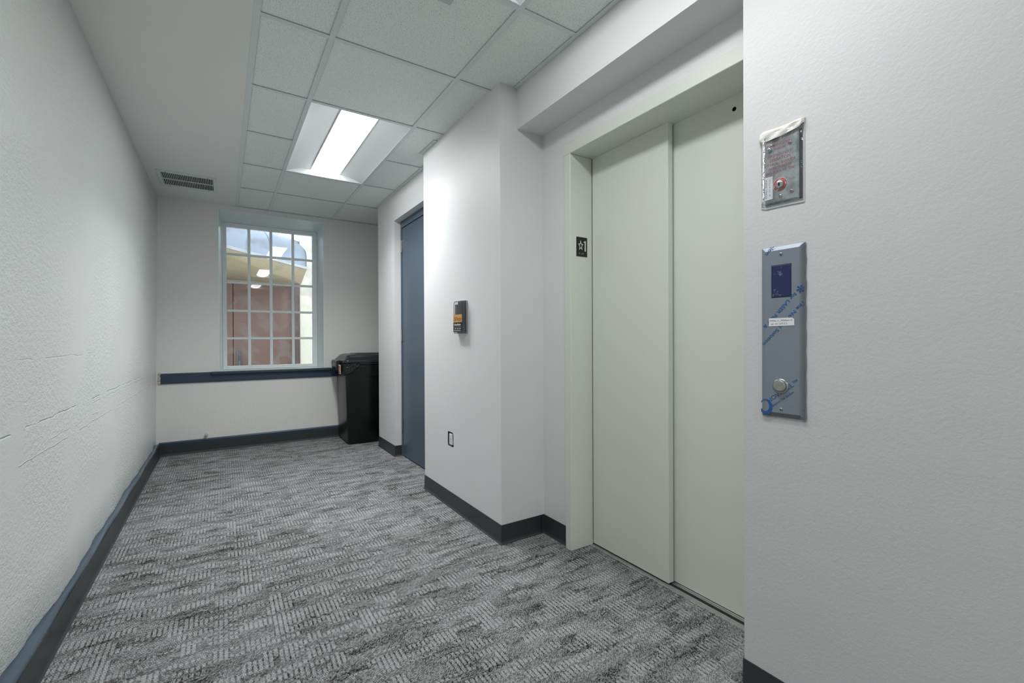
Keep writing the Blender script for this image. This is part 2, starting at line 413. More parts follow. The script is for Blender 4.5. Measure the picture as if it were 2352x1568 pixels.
# right side
# door wall + alcove solid
mb = MB(); mb.box(1.345, 2.3, 4.10, 4.61, 0, 2.6); mb.box(1.345, 1.52, 3.10, 4.10, 2.186, 2.6)
wd = mb.build('wall_door', m_wall_c, None); struct(wd)
struct(MB().box(2.3, 2.45, 4.0, YB+.1, 0, 2.6).build('wall_alcove', m_wall_c))
# column with a rectangular cut-out for the raw power outlet
cx0, cx1, cy0, cy1, cz = 1.237, 1.80, 2.031, 3.10, 2.6
hy0, hy1, hz0, hz1 = 2.614, 2.703, .394, .487
mb = MB(); v = lambda y, z: mb.bm.verts.new((cx0, y, z))
A = [v(cy0, 0), v(cy1, 0), v(cy1, cz), v(cy0, cz)]
hole = [v(hy0, hz0+.004), v(hy0+.012, hz0), v(hy1-.006, hz0), v(hy1, hz0+.01), v(hy1-.001, hz1-.006), v(hy1-.008, hz1), v(hy0+.014, hz1+.001), v(hy0+.001, hz1-.012)]
for fidx in (([0], [0, 1, 2, 3, 1]),):
    pass
H = hole
mb.bm.faces.new((A[0], A[1], H[2], H[1])); mb.bm.faces.new((A[1], H[3], H[2])); mb.bm.faces.new((A[1], A[2], H[4], H[3])); mb.bm.faces.new((A[2], H[5], H[4]))
mb.bm.faces.new((A[2], A[3], H[6], H[5])); mb.bm.faces.new((A[3], H[7], H[6])); mb.bm.faces.new((A[3], A[0], H[0], H[7])); mb.bm.faces.new((A[0], H[1], H[0]))
Bk = [mb.bm.verts.new((cx0+.045, q.co.y, q.co.z)) for q in H]
for i in range(8): mb.bm.faces.new((H[i], H[(i+1) % 8], Bk[(i+1) % 8], Bk[i])).material_index = 1
mb.bm.faces.new(Bk).material_index = 1
w2 = lambda x, y, z: mb.bm.verts.new((x, y, z))
C = [w2(cx1, cy0, 0), w2(cx1, cy1, 0), w2(cx1, cy1, cz), w2(cx1, cy0, cz)]
for i in range(4): mb.bm.faces.new((A[i], A[(i+1) % 4], C[(i+1) % 4], C[i]))
mb.bm.faces.new(C)
col = mb.build('wall_column', [m_wall_c, simple('rough_gypsum_edge', srgb(96, 100, 100), .9, var=.25, vs=80)]); struct(col)
# recess wall around the elevator, soffit, foreground wall
ey0, ey1, ez = .73, 1.775, 2.040
mb = MB(); mb.box(1.517, 1.66, ey1, 2.031, 0, 2.6); mb.box(1.517, 1.66, .5, ey1, ez, 2.6); mb.box(1.517, 1.66, .5, ey0, 0, ez)
struct(mb.build('wall_elevator', m_wall_c))
struct(MB().box(XB+.001, 1.517, .775, 2.031, 2.217, 2.6).build('wall_soffit', m_wall_c, None))
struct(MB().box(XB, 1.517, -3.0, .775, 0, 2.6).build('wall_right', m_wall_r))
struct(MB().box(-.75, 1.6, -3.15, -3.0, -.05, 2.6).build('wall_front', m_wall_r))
struct(MB().box(1.73, 1.80, .5, 2.031, 0, 2.6).build('wall_light_block', m_dark))  # unseen dark slab added behind the doors to stop light leaks
# vinyl cove on the right-hand walls
struct(sweep(COVE, [(1.409, 4.10), (1.345, 4.10), (1.345, 4.61), (2.3, 4.61)][::-1]).build('baseboard_alcove', m_cove))
struct(sweep(COVE, [(1.50, 2.031), (1.237, 2.031), (1.237, 3.10), (1.345, 3.10)][::-1] ).build('baseboard_column', m_cove))
struct(sweep(COVE, [(1.517, 1.812), (1.517, 2.031), (1.49, 2.031)][::-1]).build('baseboard_recess', m_cove))
struct(sweep(COVE, [(1.345, -3.0), (1.345, .775), (1.47, .775)][::-1]).build('baseboard_right', m_cove))

# ------------------------------------------------------------------ ceiling
struct(MB().box(-.75, 2.45, -3.15, YB+.43, 2.56, 2.66).build('ceiling', m_gyp), 'unseen slab above the suspended tiles, added to keep sky light out', 'ceiling')  # opaque cover added over the tile grid against sky light from above
gy = struct(MB().box(-.60, .116, -3.0, YB+.01, ZC, ZC+.02).build('ceiling_soffit', m_gyp))
ceil = struct(empty('ceiling_tiles', (0, 0, ZC)), 'suspended ceiling of pitted grey tiles in a metal grid', 'ceiling')
TX = [.130, .421, 1.034, 1.650, 2.3]; TY = [5.33, 4.655, 4.008, 3.375, 2.753, 2.131, 1.533, .905, .285, -.335, -.955, -1.565, -2.185, -2.80, -3.0]
holes = {(1, 3), (1, 4)}   # filled below from the light list
lights = [(3.375, 'lit'), (.905, 'lit'), (-1.565, 'lit')]
def over_light(y0, y1, i): return i == 1 and any(y0 >= c-.64 and y1 <= c+.64 for c, _ in lights)
hw = .012
# grid bars
mb = MB()
for x in TX[1:3]:
    MB().box(x-hw, x+hw, -3.0, YB, -.0015, 0).box(x-.0008, x+.0008, -3.0, YB, 0, .035).build('grid_bar', m_grid, ceil)
MB().box(1.650-hw, 1.650+hw, 4.61, YB, -.0015, 0).build('grid_bar', m_grid, ceil)
for i in range(4):
    x0 = TX[i]+hw; x1 = TX[i+1]-hw
    if i == 0: x0 = .117
    for j, y in enumerate(TY[1:-1]):
        if i >= 2:
            x1 = 1.345 if y < 4.61 and i == 2 else x1
            if i == 3 and y < 4.61: continue
        if i == 1 and any(abs(y-c) < .1 for c, _ in lights): continue
        MB().box(x0, x1, y-hw, y+hw, -.0012, 0).build('grid_bar', m_grid, ceil)
# wall angles
MB().box(.116, .141, -3.0, YB, -.002, 0).box(.1165, .1175, -3, YB, 0, .02).build('wall_angle', m_grid, ceil)
MB().box(.1, 2.3, YB-.022, YB, -.0022, 0).build('wall_angle', m_grid, ceil)
MB().box(1.323, 1.345, 3.10, 4.61, -.0022, 0).build('wall_angle', m_grid, ceil)
MB().box(1.323, 1.345, -3.0, 2.031, -.0022, 0).build('wall_angle', m_grid, ceil)
MB().box(1.215, 1.237, 2.85, 3.10, -.0022, 0).build('wall_angle', m_grid, ceil)
MB().box(1.215, 1.345, 3.10, 3.122, -.0024, 0).build('wall_angle', m_grid, ceil)
# tiles
for i in range(4):
    for j in range(len(TY)-1):
        y1, y0 = TY[j], TY[j+1]; x0, x1 = TX[i], TX[i+1]
        if i == 3 and y1 < 4.7: continue
        if i == 2 and y1 < 4.7: x1 = 1.38
        if over_light(y0, y1, i): continue
        q = .003
        MB().box(x0+q, x1-q, y0+q, y1-q, .0035, .018).build('panel', m_tile, ceil)
# small square plate on the tile
pl = MB().box(.634, .784, 1.519, 1.669, ZC-.002, ZC+.0035).build('ceiling_plate', simple('white_plate', srgb(196, 200, 202), .5), None, .002, 1)
tag(pl, 'small square white plate on the ceiling tile beside the nearer light', 'plate')

# ------------------------------------------------------------------ troffer lights
def make_light(name, y, label):
    r = empty(name, (.7275, y, ZC)); tag(r, label, 'ceiling light', 'recessed ceiling troffers')
    hx, hy, lx = .294, .611, .112
    N = 12
    def arc(t):   # side wing profile: t 0 at frame, 1 at lens edge
        return (.046*math.sin(t*math.pi/2)**.9 if t > 0 else 0)
    mb = MB()
    for s in (-1, 1):
        rows = []
        for k in range(N+1):
            tt = k/N; x = s*(hx+(lx-hx)*tt); z = arc(tt)
            rows.append([(x, -hy, z), (x, hy, z)])
        mb.grid(rows, False)
    housing = mb.build('wing', m_fixture, r)
    for sy in (-1, 1):
        mb = MB()
        pts = [(-hx, 0), ] + [(-(hx+(lx-hx)*k/N), arc(k/N)) for k in range(1, N+1)] + [((hx+(lx-hx)*k/N), arc(k/N)) for k in range(N, 0, -1)] + [(hx, 0)]
        y_ = sy*(hy-.0012)
        top = [mb.bm.verts.new((x, y_, z)) for x, z in pts]; bot = [mb.bm.verts.new((x, y_-sy*.006*0, 0)) for x, z in pts[1:-1]]
        for a in range(len(pts)-1):
            f = [top[a], top[a+1]]
            if a < len(bot): f.append(bot[a])
            if a > 0: f.append(bot[a-1])
            mb.bm.faces.new(f)
        mb.build('end_plate', m_fixture, r)
    mb = MB().box(-.302, -hx, -.618, .618, -.001, .012).box(hx, .302, -.618, .618, -.001, .012).box(-hx, hx, -.618, -hy, -.001, .012).box(-hx, hx, hy, .618, -.001, .012)
    mb.box(-.302, .302, -.618, .618, .050, .060)
    mb.box(-.302, -.300, -.618, .618, .012, .050).box(.300, .302, -.618, .618, .012, .050)
    mb.build('housing', m_fixture, r)
    mb = MB(); rows = []
    for k in range(17):
        a = -1+2*k/16; x = lx*a; z = .046-.042*(1-abs(a)**2.2)
        rows.append([(x, -hy+.001, z), (x, hy-.001, z)])
    mb.grid(rows, False); mb.build('diffuser', m_lens_far if y > 2 else m_lens, r)
    ld = bpy.data.lights.new('fill_lamp', 'AREA'); ld.shape = 'RECTANGLE'; ld.size = .20; ld.size_y = 1.20; ld.energy = FILL_WATTS[y]; ld.spread = R(FILL_SPREAD); ld.color = (.985, .995, .99)  # added downward area light evens out the room, strength set per fixture
    lo = bpy.data.objects.new('fill_lamp', ld); COL.objects.link(lo); lo.parent = r; lo.location = (0, 0, .001)
    mb = MB()
    for s in (-1, 1): mb.box(s*lx-.0025, s*lx+.0025, -hy, hy, .0425, .0475)
    mb.build('lens_rim', m_fixture, r)
    return r
make_light('ceiling_light', 3.375, 'lit recessed ceiling light with white curved wings, over the carpet near the window end')
make_light('ceiling_light', .905, 'lit recessed ceiling light cut off by the top edge, over the elevator')
make_light('ceiling_light', -1.565, 'unseen recessed ceiling light added behind the camera position for fill')  # extra fixture out of view, added to brighten the hall

# ------------------------------------------------------------------ return air grille
v = empty('vent_grille', (-.234, 4.700, ZC)); tag(v, 'white slotted air vent grille in the smooth ceiling strip by the far corner', 'vent')
hx, hy = .202, .214
mb = MB(); ix, iy = .176, .168
for x0, x1, y0, y1 in ((-hx, -ix, -hy, hy), (ix, hx, -hy, hy), (-ix, ix, -hy, -iy), (-ix, ix, iy, hy)): mb.box(x0, x1, y0, y1, -.006, 0)
mb.build('frame', m_vent, v, .002, 1)
MB().box(-ix, ix, -.008, .008, -.0055, -.001).build('center_bar', m_vent, v)
for k in range(29):
    x = -ix+2*ix*(k+.5)/29; mb = MB()
    for y0, y1 in ((-iy, -.008), (.008, iy)):
        mb.poly([(x-.0008, y0, -.005), (x+.0014, y0, -.001), (x+.0014, y1, -.001), (x-.0008, y1, -.005)]); 
        mb.box(x-.0026, x-.0004, y0, y1, -.0052, -.0040)
    mb.build('louver', m_vent, v)
MB().box(-ix, ix, -iy, iy, -.0008, -.0003).build('backing', m_dark, v)
for x, y in ((-.14, -.19), (.14, -.19), (-.14, .19), (.14, .19)): MB().cyl((x, y, -.008), .004, .002, 12).build('screw', m_dark, v)

# ------------------------------------------------------------------ blue door
d = struct(empty('door_1', (1.41, 3.64, 0)), 'slate blue metal door with three hinges recessed in the wall', 'door')
def ab(mb_fn): return mb_fn
def local(mb, o): bmesh.ops.translate(mb.bm, verts=mb.bm.verts[:], vec=-Vector(o.location)); return mb
local(MB().box(1.411, 1.455, 3.125, 4.072, .008, 2.118), d).build('leaf', m_bluedoor, d, .002, 1)
local(MB().box(1.405, 1.50, 4.072, 4.0995, 0, 2.1855).box(1.405, 1.50, 3.10, 3.1225, 0, 2.1855).box(1.405, 1.50, 3.1225, 4.072, 2.122, 2.1855), d).build('frame', m_bluedoor, d, .002, 1)
local(MB().box(1.46, 1.50, 3.1225, 4.072, 0, 2.122), d).build('stop', m_dark, d)
for z in (1.950, 1.126, .297):
    h = local(MB().box(1.4085, 1.4110, 4.036, 4.071, z-.056, z+.056).box(1.4025, 1.405, 4.074, 4.096, z-.056, z+.056), d).build('hinge', m_steel, d)
    mb = MB()
    for k in range(5): mb.cyl((1.402, 4.0725, z-.056+k*.0226), .0065, .0215, 12)
    hb = local(mb, d).build('barrel', m_steel, h)

# ------------------------------------------------------------------ elevator entrance
e = struct(empty('door_2', (1.64, 1.25, 0)), 'pale grey-green two-panel sliding elevator door in a metal surround', 'door')
B = local
B(MB().box(1.6420, 1.676, 1.286, 1.7645, .007, 2.06), e).build('panel', m_elev, e, .0025, 1)
mb = MB()
# rear panel with drilled lock hole (ring of quads around it)
hyc, hzc, hr = 1.007, 1.978, .0085
x = 1.684
Y0, Y1, Z0, Z1 = .70, 1.33, .007, 2.06
n = 24; rg = [mb.bm.verts.new((x, hyc+hr*math.cos(2*math.pi*i/n), hzc+hr*math.sin(2*math.pi*i/n))) for i in range(n)]
sq = []
for i in range(n):
    a = 2*math.pi*i/n; c_, s_ = math.cos(a), math.sin(a); k = .04/max(abs(c_), abs(s_)); sq.append(mb.bm.verts.new((x, hyc+k*c_, hzc+k*s_)))
for i in range(n): mb.bm.faces.new((rg[i], rg[(i+1) % n], sq[(i+1) % n], sq[i]))
bk = [mb.bm.verts.new((x+.02, q.co.y, q.co.z)) for q in rg]
for i in range(n): mb.bm.faces.new((rg[i], rg[(i+1) % n], bk[(i+1) % n], bk[i])).material_index = 1
mb.bm.faces.new(bk).material_index = 1
a, b_, c_, d_ = hyc-.04, hyc+.04, hzc-.04, hzc+.04
for y0, y1, z0, z1 in ((Y0, Y1, Z0, c_), (Y0, Y1, d_, Z1), (Y0, a, c_, d_), (b_, Y1, c_, d_)): mb.poly([(x, y0, z0), (x, y1, z0), (x, y1, z1), (x, y0, z1)])
mb.box(x+.022, x+.034, Y0, Y1, Z0, Z1)
mb.poly([(x, Y1, Z0), (x+.034, Y1, Z0), (x+.034, Y1, Z1), (x, Y1, Z1)])
B(mb, e).build('panel', [m_elev, m_dark], e)
# jamb: face 44 mm, return into the wall
B(MB().box(1.493, 1.6415, 1.7655, 1.8115, 0, 2.0295), e).build('jamb', m_elev, e, .002, 1)
B(MB().box(1.493, 1.6415, .70, .735, 0, 2.0295), e).build('jamb', m_elev, e, .002, 1)
B(MB().box(1.493, 1.6415, .70, 1.8185, 2.0298, 2.0845).box(1.6415, 1.70, .70, 1.8, 2.0298, 2.0845), e).build('header', m_elev, e, .002, 1)
mb = MB().box(1.622, 1.730, .735, 1.7655, -.008, .0006)
for k in range(4): mb.box(1.6235+k*.0062, 1.6270+k*.0062, .735, 1.7655, .0006, .0022)
mb.box(1.664, 1.668, .735, 1.7655, .0006, .0035).box(1.684, 1.688, .735, 1.7655, .0006, .0035).box(1.706, 1.710, .735, 1.7655, .0006, .0035)
B(mb, e).build('sill', m_alu, e)
B(MB().box(1.650, 1.6635, .735, 1.7655, .0007, .0012).box(1.6885, 1.7055, .735, 1.7655, .0007, .0012), e).build('track_groove', m_dark, e)

# ------------------------------------------------------------------ floor sign on the jamb
s = empty('floor_sign', (1.568, 1.7655, 1.5605), FR); tag(s, 'small black elevator jamb sign with star and 1', 'sign')
MB().box(-.0375, .0375, -.0505, .0505, 0, .0022).build('plate', m_signblack, s, .0006, 1)
mb = MB(); t_ = .0012
mb.box(-.0385, -.0375, -.0515, .0515, 0, .0018).box(.0375, .0385, -.0515, .0515, 0, .0018).box(-.0375, .0375, .0505, .0515, 0, .0018).box(-.0375, .0375, -.0515, -.0505, 0, .0018)
mb.build('edge', m_signwhite, s)
pts = []
for k in range(10):
    r_ = 1 if k % 2 == 0 else .45; a = math.pi/2+k*math.pi/5
    pts.append((math.cos(a)*r_*.0175, math.sin(a)*r_*.0275))
mb = MB(); o_ = [mb.bm.verts.new((-.0075+a, .006+b, .0034)) for a, b in pts]; i_ = [mb.bm.verts.new((-.0075+a*.66, .006+b*.66, .0034)) for a, b in pts]
for k in range(10): mb.bm.faces.new((o_[k], o_[(k+1) % 10], i_[(k+1) % 10], i_[k]))
ex = bmesh.ops.extrude_face_region(mb.bm, geom=mb.bm.faces[:]); bmesh.ops.translate(mb.bm, verts=[q for q in ex['geom'] if isinstance(q, bmesh.types.BMVert)], vec=(0, 0, -.0012))
mb.build('star', m_signwhite, s)
mb = MB().box(.0195, .0265, -.0215, .0315, .0022, .0034)
mb.loft([[(.0195, .0315, q), (.0195, .0255, q), (.0125, .0225, q), (.0125, .0265, q)] for q in (.0022, .0034)])
mb.build('numeral', m_signwhite, s)
mb = MB()
for (bx_, dots) in ((-.016, ((0, 0), (0, 1), (0, 2), (1, 2), (1, 1))), (-.004, ((1, 2), (0, 0))), (.003, ((0, 0), (1, 1), (1, 2))), (.012, ((0, 2), (0, 1), (0, 0)))):
    for a, b in dots: mb.lathe([(.0009, .0022), (.0007, .003), (.0002, .0033)], (bx_+a*.003, -.038+b*.003, 0), 8)
mb.build('braille', m_signwhite, s)

# ------------------------------------------------------------------ hall call station
def bevel_plate(hu, hv, d, b, mat, name, parent, holes=None):
    mb = MB()
    mb.loft([[(-hu, -hv, 0), (hu, -hv, 0), (hu, hv, 0), (-hu, hv, 0)], [(-hu, -hv, d*.35), (hu, -hv, d*.35), (hu, hv, d*.35), (-hu, hv, d*.35)],
             [(-hu+b, -hv+b, d), (hu-b, -hv+b, d), (hu-b, hv-b, d), (-hu+b, hv-b, d)]])
    return mb.build(name, mat, parent, .0012, 2)
def screw(parent, u, v_, z, r=.0042):
    o = MB().lathe([(r, z-.001), (r, z+.0012), (r*.75, z+.0024), (r*.3, z+.0028)], (u, v_, 0), 16).build('screw', m_steel, parent)
    MB().box(u-r*.6, u+r*.6, v_-.0006, v_+.0006, z+.0022, z+.003).box(u-.0006, u+.0006, v_-r*.6, v_+r*.6, z+.0022, z+.003).build('slot', m_dark, o)
    return o
h = empty('call_panel', (1.345, .6595, 1.103), WR); tag(h, 'tall blue-grey film covered elevator call panel with dark screen and round button', 'elevator panel')
bevel_plate(.0590, .2450, .0080, .0125, m_greyfilm, 'plate', h)
ZP = .0080
mb = MB().box(-.0292, .0262, .0965, .1910, ZP-.002, ZP+.0005); mb.build('bezel', m_dark, h, .002, 2)
MB().box(-.0272, .0242, .0985, .1890, ZP-.001, ZP+.0008).build('screen', m_screen, h, .0015, 2)
MB().lathe([(.0215, ZP-.001), (.0215, ZP+.0015), (.0195, ZP+.0028), (.0175, ZP+.0028)], (-.0035, -.156, 0), 40).build('button_ring', m_steel, h)
bt = MB().lathe([(.0172, ZP), (.0172, ZP+.0075), (.0160, ZP+.0088), (.010, ZP+.0086), (.0005, ZP+.0078)], (-.0035, -.156, 0), 48).build('button', NT('spun_steel').m, h)
bm_ = bt.data.materials[0]; nt = bm_.node_tree; pb = nt.nodes['Principled BSDF']; pb.inputs['Metallic'].default_value = 1; pb.inputs['Base Color'].default_value = (.40, .39, .37, 1); pb.inputs['Roughness'].default_value = .28; pb.inputs['Anisotropic'].default_value = .85
tg = nt.nodes.new('ShaderNodeTangent'); tg.direction_type = 'RADIAL'; tg.axis = 'Z'
MB().lathe([(.0190, ZP+.0005), (.0190, ZP+.0012), (.0174, ZP+.0012)], (-.0035, -.156, 0), 40).build('button_gap', m_dark, h)
screw(h, -.0025, .2205, ZP); screw(h, -.0025, -.2215, ZP)
CL = (-.0585, .0585, -.2445, .2445)
cc = (-.0500, .0585, -.24, .24)
def film_text(body, size, u, v_, ang, fit=None, clip=CL, bold=0): return poly_text(body, size, m_bluefilm, 'film_print', h, (u, v_), ang, ZP+.0004, .00012, clip=clip, fit=fit, bold=bold)
A_ = math.radians(180+47.5)
film_text('for LASER Fiber &', .0140, .0335, .1090, A_, .128, (-.0585, .0585, -.2445, .2445), .00018)
film_text('The Novacel Solution', .0140, .0565, .0860, A_, .165, (-.0585, .0575, -.2445, .2445), .00018)
film_text('Solution', .0140, -.0015, .2752, A_, .066, (-.0585, .0585, -.2445, .2445), .00018)
mb = MB()
for k in range(6):
    a = k*math.pi/3+.3; u0, v0 = .0500, .1160
    dx, dy = math.cos(a), math.sin(a); px_, py_ = -dy*.0011, dx*.0011
    mb.poly([(u0+px_, v0+py_, ZP+.0005), (u0-px_, v0-py_, ZP+.0005), (u0-px_+dx*.011, v0-py_+dy*.011, ZP+.0005), (u0+px_+dx*.011, v0+py_+dy*.011, ZP+.0005)])
    for q in (.005, .0085):
        for sg in (-1, 1):
            a2 = a+sg*.9; ex_, ey_ = math.cos(a2), math.sin(a2); bx_, by_ = u0+dx*q, v0+dy*q; px2, py2 = -ey_*.0007, ex_*.0007
            mb.poly([(bx_+px2, by_+py2, ZP+.0005), (bx_-px2, by_-py2, ZP+.0005), (bx_-px2+ex_*.0035, by_-py2+ey_*.0035, ZP+.0005), (bx_+px2+ex_*.0035, by_+py2+ey_*.0035, ZP+.0005)])
bmesh.ops.bisect_plane(mb.bm, geom=mb.bm.verts[:]+mb.bm.edges[:]+mb.bm.faces[:], plane_co=(.0585, 0, 0), plane_no=(1, 0, 0), clear_outer=True)
mb.build('film_print', m_bluefilm, h)
A2 = math.radians(39)
film_text('NOVACEL\u2122', .0175, -.0375, -.2090, A2, .106)
film_text('Beyond The Surface', .0082, -.0255, -.2175, A2, .074)
mb = MB(); n = 40; ri, ro = [], []
for k in range(n+1):
    a = R(-150)+R(300)*k/n
    ro.append((-.0445+.0185*math.cos(a), -.2195+.0225*math.sin(a), ZP+.0004)); ri.append((-.0470+.0115*math.cos(a), -.2165+.0160*math.sin(a), ZP+.0004))
mb.grid([ro, ri]); bmesh.ops.bisect_plane(mb.bm, geom=mb.bm.verts[:]+mb.bm.edges[:]+mb.bm.faces[:], plane_co=(-.0585, 0, 0), plane_no=(-1, 0, 0), clear_outer=True)
bmesh.ops.bisect_plane(mb.bm, geom=mb.bm.verts[:]+mb.bm.edges[:]+mb.bm.faces[:], plane_co=(0, -.2440, 0), plane_no=(0, -1, 0), clear_outer=True)
mb.build('film_print', m_bluefilm, h)
mb = MB(); mb.loft([[(-.0355, .0155, q), (.0335, .0165, q), (.0335, .0345, q), (.0265, .0385, q), (-.0355, .0385, q)] for q in (ZP+.0006, ZP+.0010)]); st = mb.build('sticker', m_white, h)
poly_text('HOL-1_M35ec-S', .0064, m_darktext, 'lettering', st, (-.0325, .0292), 0, ZP+.0011, .0001, fit=.0600)
poly_text('# 412925', .0072, simple('pencil_grey', srgb(140, 140, 148), .6), 'lettering', st, (-.0290, .0192), .03, ZP+.0011, .0001, fit=.0440)
# film flaps and bubbles at the edges
mb = MB(); 
rows = []
for k in range(25):
    u = -.0605+.121*k/24; wv = .0012*math.sin(k*1.3)+.0010*math.sin(k*2.9)
    rows.append([(u, -.234+wv*.5, ZP+.001+abs(wv)), (u, -.2405+wv, ZP*.7+.0015+abs(wv)), (u, -.2475+wv, .0035+abs(wv)), (u, -.2490+wv, .0012)])
mb.grid(rows); rows = []
for k in range(41):
    v_ = -.246+.492*k/40; wv = .0008*math.sin(k*1.1)+.0006*math.sin(k*2.3)
    rows.append([(.0500, v_, ZP+.0008), (.0595+wv, v_, .0048), (.0612+wv, v_, .0015)])
mb.grid(rows)
mb.build('protective_film', m_plastic, h)

# ------------------------------------------------------------------ fire service panel
p = empty('key_switch_panel', (1.345, .661, 1.567), WR); tag(p, 'stainless firefighters key switch panel wrapped in clear plastic, taped along its top', 'switch panel')
pb_ = bevel_plate(.0470, .0960, .0070, .0050, m_steelplate, 'plate', p)
pb_.location = (-.0005, -.0020, 0)
MB().box(.0465, .0530, -.098, .094, .0002, .0045).build('dark_side_strip', m_dark, p, .001, 1)  # dark strip along the right side of the plate
ZF = .0072
def ptxt(body, u0, u1, v_, size): poly_text(body, size, m_maroon, 'lettering', p, (u0, v_), 0, ZF, .0001, fit=u1-u0, bold=.00005)
ptxt('ELEVATOR', -.0235, .0160, .0800, .0100)
ptxt('COMMUNICATION', -.0440, .0290, .0680, .0100)
ptxt('FAILURE', -.0200, .0125, .0560, .0100)
ptxt("FIREFIGHTERS'", -.0375, .0275, .0375, .0120)
ptxt('OPERATION', -.0320, .0240, .0255, .0120)
ptxt('TO RECALL ELEVATOR', -.0450, .0385, .0140, .0105)
ptxt('INSERT FIRE KEY', -.0350, .0275, .0020, .0105)
ptxt('AND TURN TO "ON"', -.0450, .0380, -.0100, .0105)
MB().lathe([(.0190, ZF-.001), (.0190, ZF+.0002), (.0100, ZF+.0003)], (-.0035, -.0455, 0), 40).build('key_ring', simple('red_ring', srgb(176, 28, 30), .45), p)
MB().lathe([(.0198, ZF-.001), (.0198, ZF), (.0185, ZF)], (-.0035, -.0455, 0), 40).build('ring_edge', m_white, p)
k_ = MB().lathe([(.0108, ZF), (.0108, ZF+.0045), (.0092, ZF+.0056), (.002, ZF+.0052)], (-.0035, -.0455, 0), 32).build('key_cylinder', m_steel, p)
MB().box(-.0047, -.0023, -.0505, -.0405, ZF+.0050, ZF+.0062).box(-.0060, -.0012, -.0470, -.0445, ZF+.0050, ZF+.0062).build('keyway', m_dark, k_)
poly_text('OFF', .0045, m_white, 'lettering', p, (-.0035, -.0322), 0, ZF+.0004, .0001, 'CENTER', bold=.0001)
poly_text('ON', .0045, m_white, 'lettering', p, (.0105, -.0450), R(-80), ZF+.0004, .0001, 'CENTER', bold=.0001)
poly_text('RESET', .0040, m_white, 'lettering', p, (-.0185, -.0480), R(80), ZF+.0004, .0001, 'CENTER', bold=.0001)
screw(p, -.0325, .0615, ZF+.002, .0062); screw(p, -.0025, -.0780, ZF, .0048)
for u, v_ in ((.0235, .0635), (.0275, -.0725)):
    r_ = MB().lathe([(.0048, ZF-.001), (.0048, ZF+.0015), (.0034, ZF+.0022)], (u, v_, 0), 20).build('indicator', m_steel, p)
    MB().lathe([(.0033, ZF), (.0033, ZF+.0026), (.001, ZF+.0034)], (u, v_, 0), 16).build('lamp_bead', simple('red_jewel', srgb(150, 20, 34), .2), r_)
st = MB().loft([[(-.0500, -.0820, q), (-.0230, -.0815, q), (-.0230, -.0165, q), (-.0505, -.0150, q)] for q in (ZF+.0006, ZF+.0010)]).build('sticker', m_white, p)
poly_text('HCFAC_SXSDA', .0062, m_darktext, 'lettering', st, (-.0390, -.0770), R(90), ZF+.0011, .0001, fit=.0550)
poly_text('# 416425', .0070, simple('pencil_grey_2', srgb(165, 165, 172), .6), 'lettering', st, (-.0290, -.0730), R(90), ZF+.0011, .0001, fit=.0480)
# plastic bag: crumpled clear sheet around the plate
mb = MB(); rows = []
random.seed(3)
NU, NV = 20, 30
for j in range(NV+1):
    row = []
    for i in range(NU+1):
        a = i/NU; b = j/NV
        u = -.0592+.1172*a; v_ = -.1045+.2245*b+(.0035*(1-a))*(1-b)
        ed = min(a, 1-a, b*1.6, (1-b)*2)
        z = .0012+.0105*min(1, ed*9)+random.uniform(-.0007, .0007)+.0006*math.sin(a*13+b*7)
        if i in (0, NU): u += random.uniform(-.0008, .0008)
        if j in (0, NV): v_ += random.uniform(-.0012, .0012)
        row.append((u, v_, z))
    rows.append(row)
mb.grid(rows); mb.build('plastic_bag', m_plastic, p)
mb = MB()                                                        # bright creased bag rim
for pts_ in ([(-.0592, -.1005), (-.0597, .09)], [(-.0592, -.1005), (-.045, -.1055), (.0, -.1060), (.0575, -.1085)], [(.0575, -.1085), (.0578, .120)]):
    for (a0, b0), (a1, b1) in zip(pts_[:-1], pts_[1:]):
        L = math.hypot(a1-a0, b1-b0); nx, ny = -(b1-b0)/L*.0006, (a1-a0)/L*.0006
        mb.loft([[(a0+nx, b0+ny, .0002), (a0-nx, b0-ny, .0002), (a0-nx, b0-ny, .0028), (a0+nx, b0+ny, .0028)], [(a1+nx, b1+ny, .0002), (a1-nx, b1-ny, .0002), (a1-nx, b1-ny, .0028), (a1+nx, b1+ny, .0028)]])
mb.build('bag_seam', simple('milky_seam', srgb(215, 218, 220), .3), p)
# tape
mb = MB(); rows = []
NT_ = 26
for i in range(NT_+1):
    a = i/NT_
    u = -.0630+.1225*a
    top = .1225+.0012*math.sin(a*9)-.0030*(a < .05)
    pts_b = [(0, .0955), (.18, .0880), (.33, .0880), (.55, .0905), (.8, .0945), (.93, .0975), (1, .1080)]
    for (q0, w0), (q1, w1) in zip(pts_b[:-1], pts_b[1:]):
        if q0 <= a <= q1: bot = w0+(w1-w0)*(a-q0)/(q1-q0)
    row = []
    for j in range(7):
        b = j/6; zz = .0125-.011*max(0, (b-.75)/.25)+.0007*math.sin(a*21+b*5)+.0009*math.sin(b*9-a*14)
        if i == 0 or i == NT_: zz = min(zz, .004)
        row.append((u-.002*(1-b)*(i == 0), bot+(top-bot)*b, zz))
    rows.append(row)
mb.grid(rows, smooth=False); mb.build('tape', m_tape, p)

# ------------------------------------------------------------------ pump alarm on the column
o = empty('alarm_box', (1.237, 2.478, 1.220), WR); tag(o, 'small clear-fronted alarm box with orange OilTector label on the column', 'alarm')
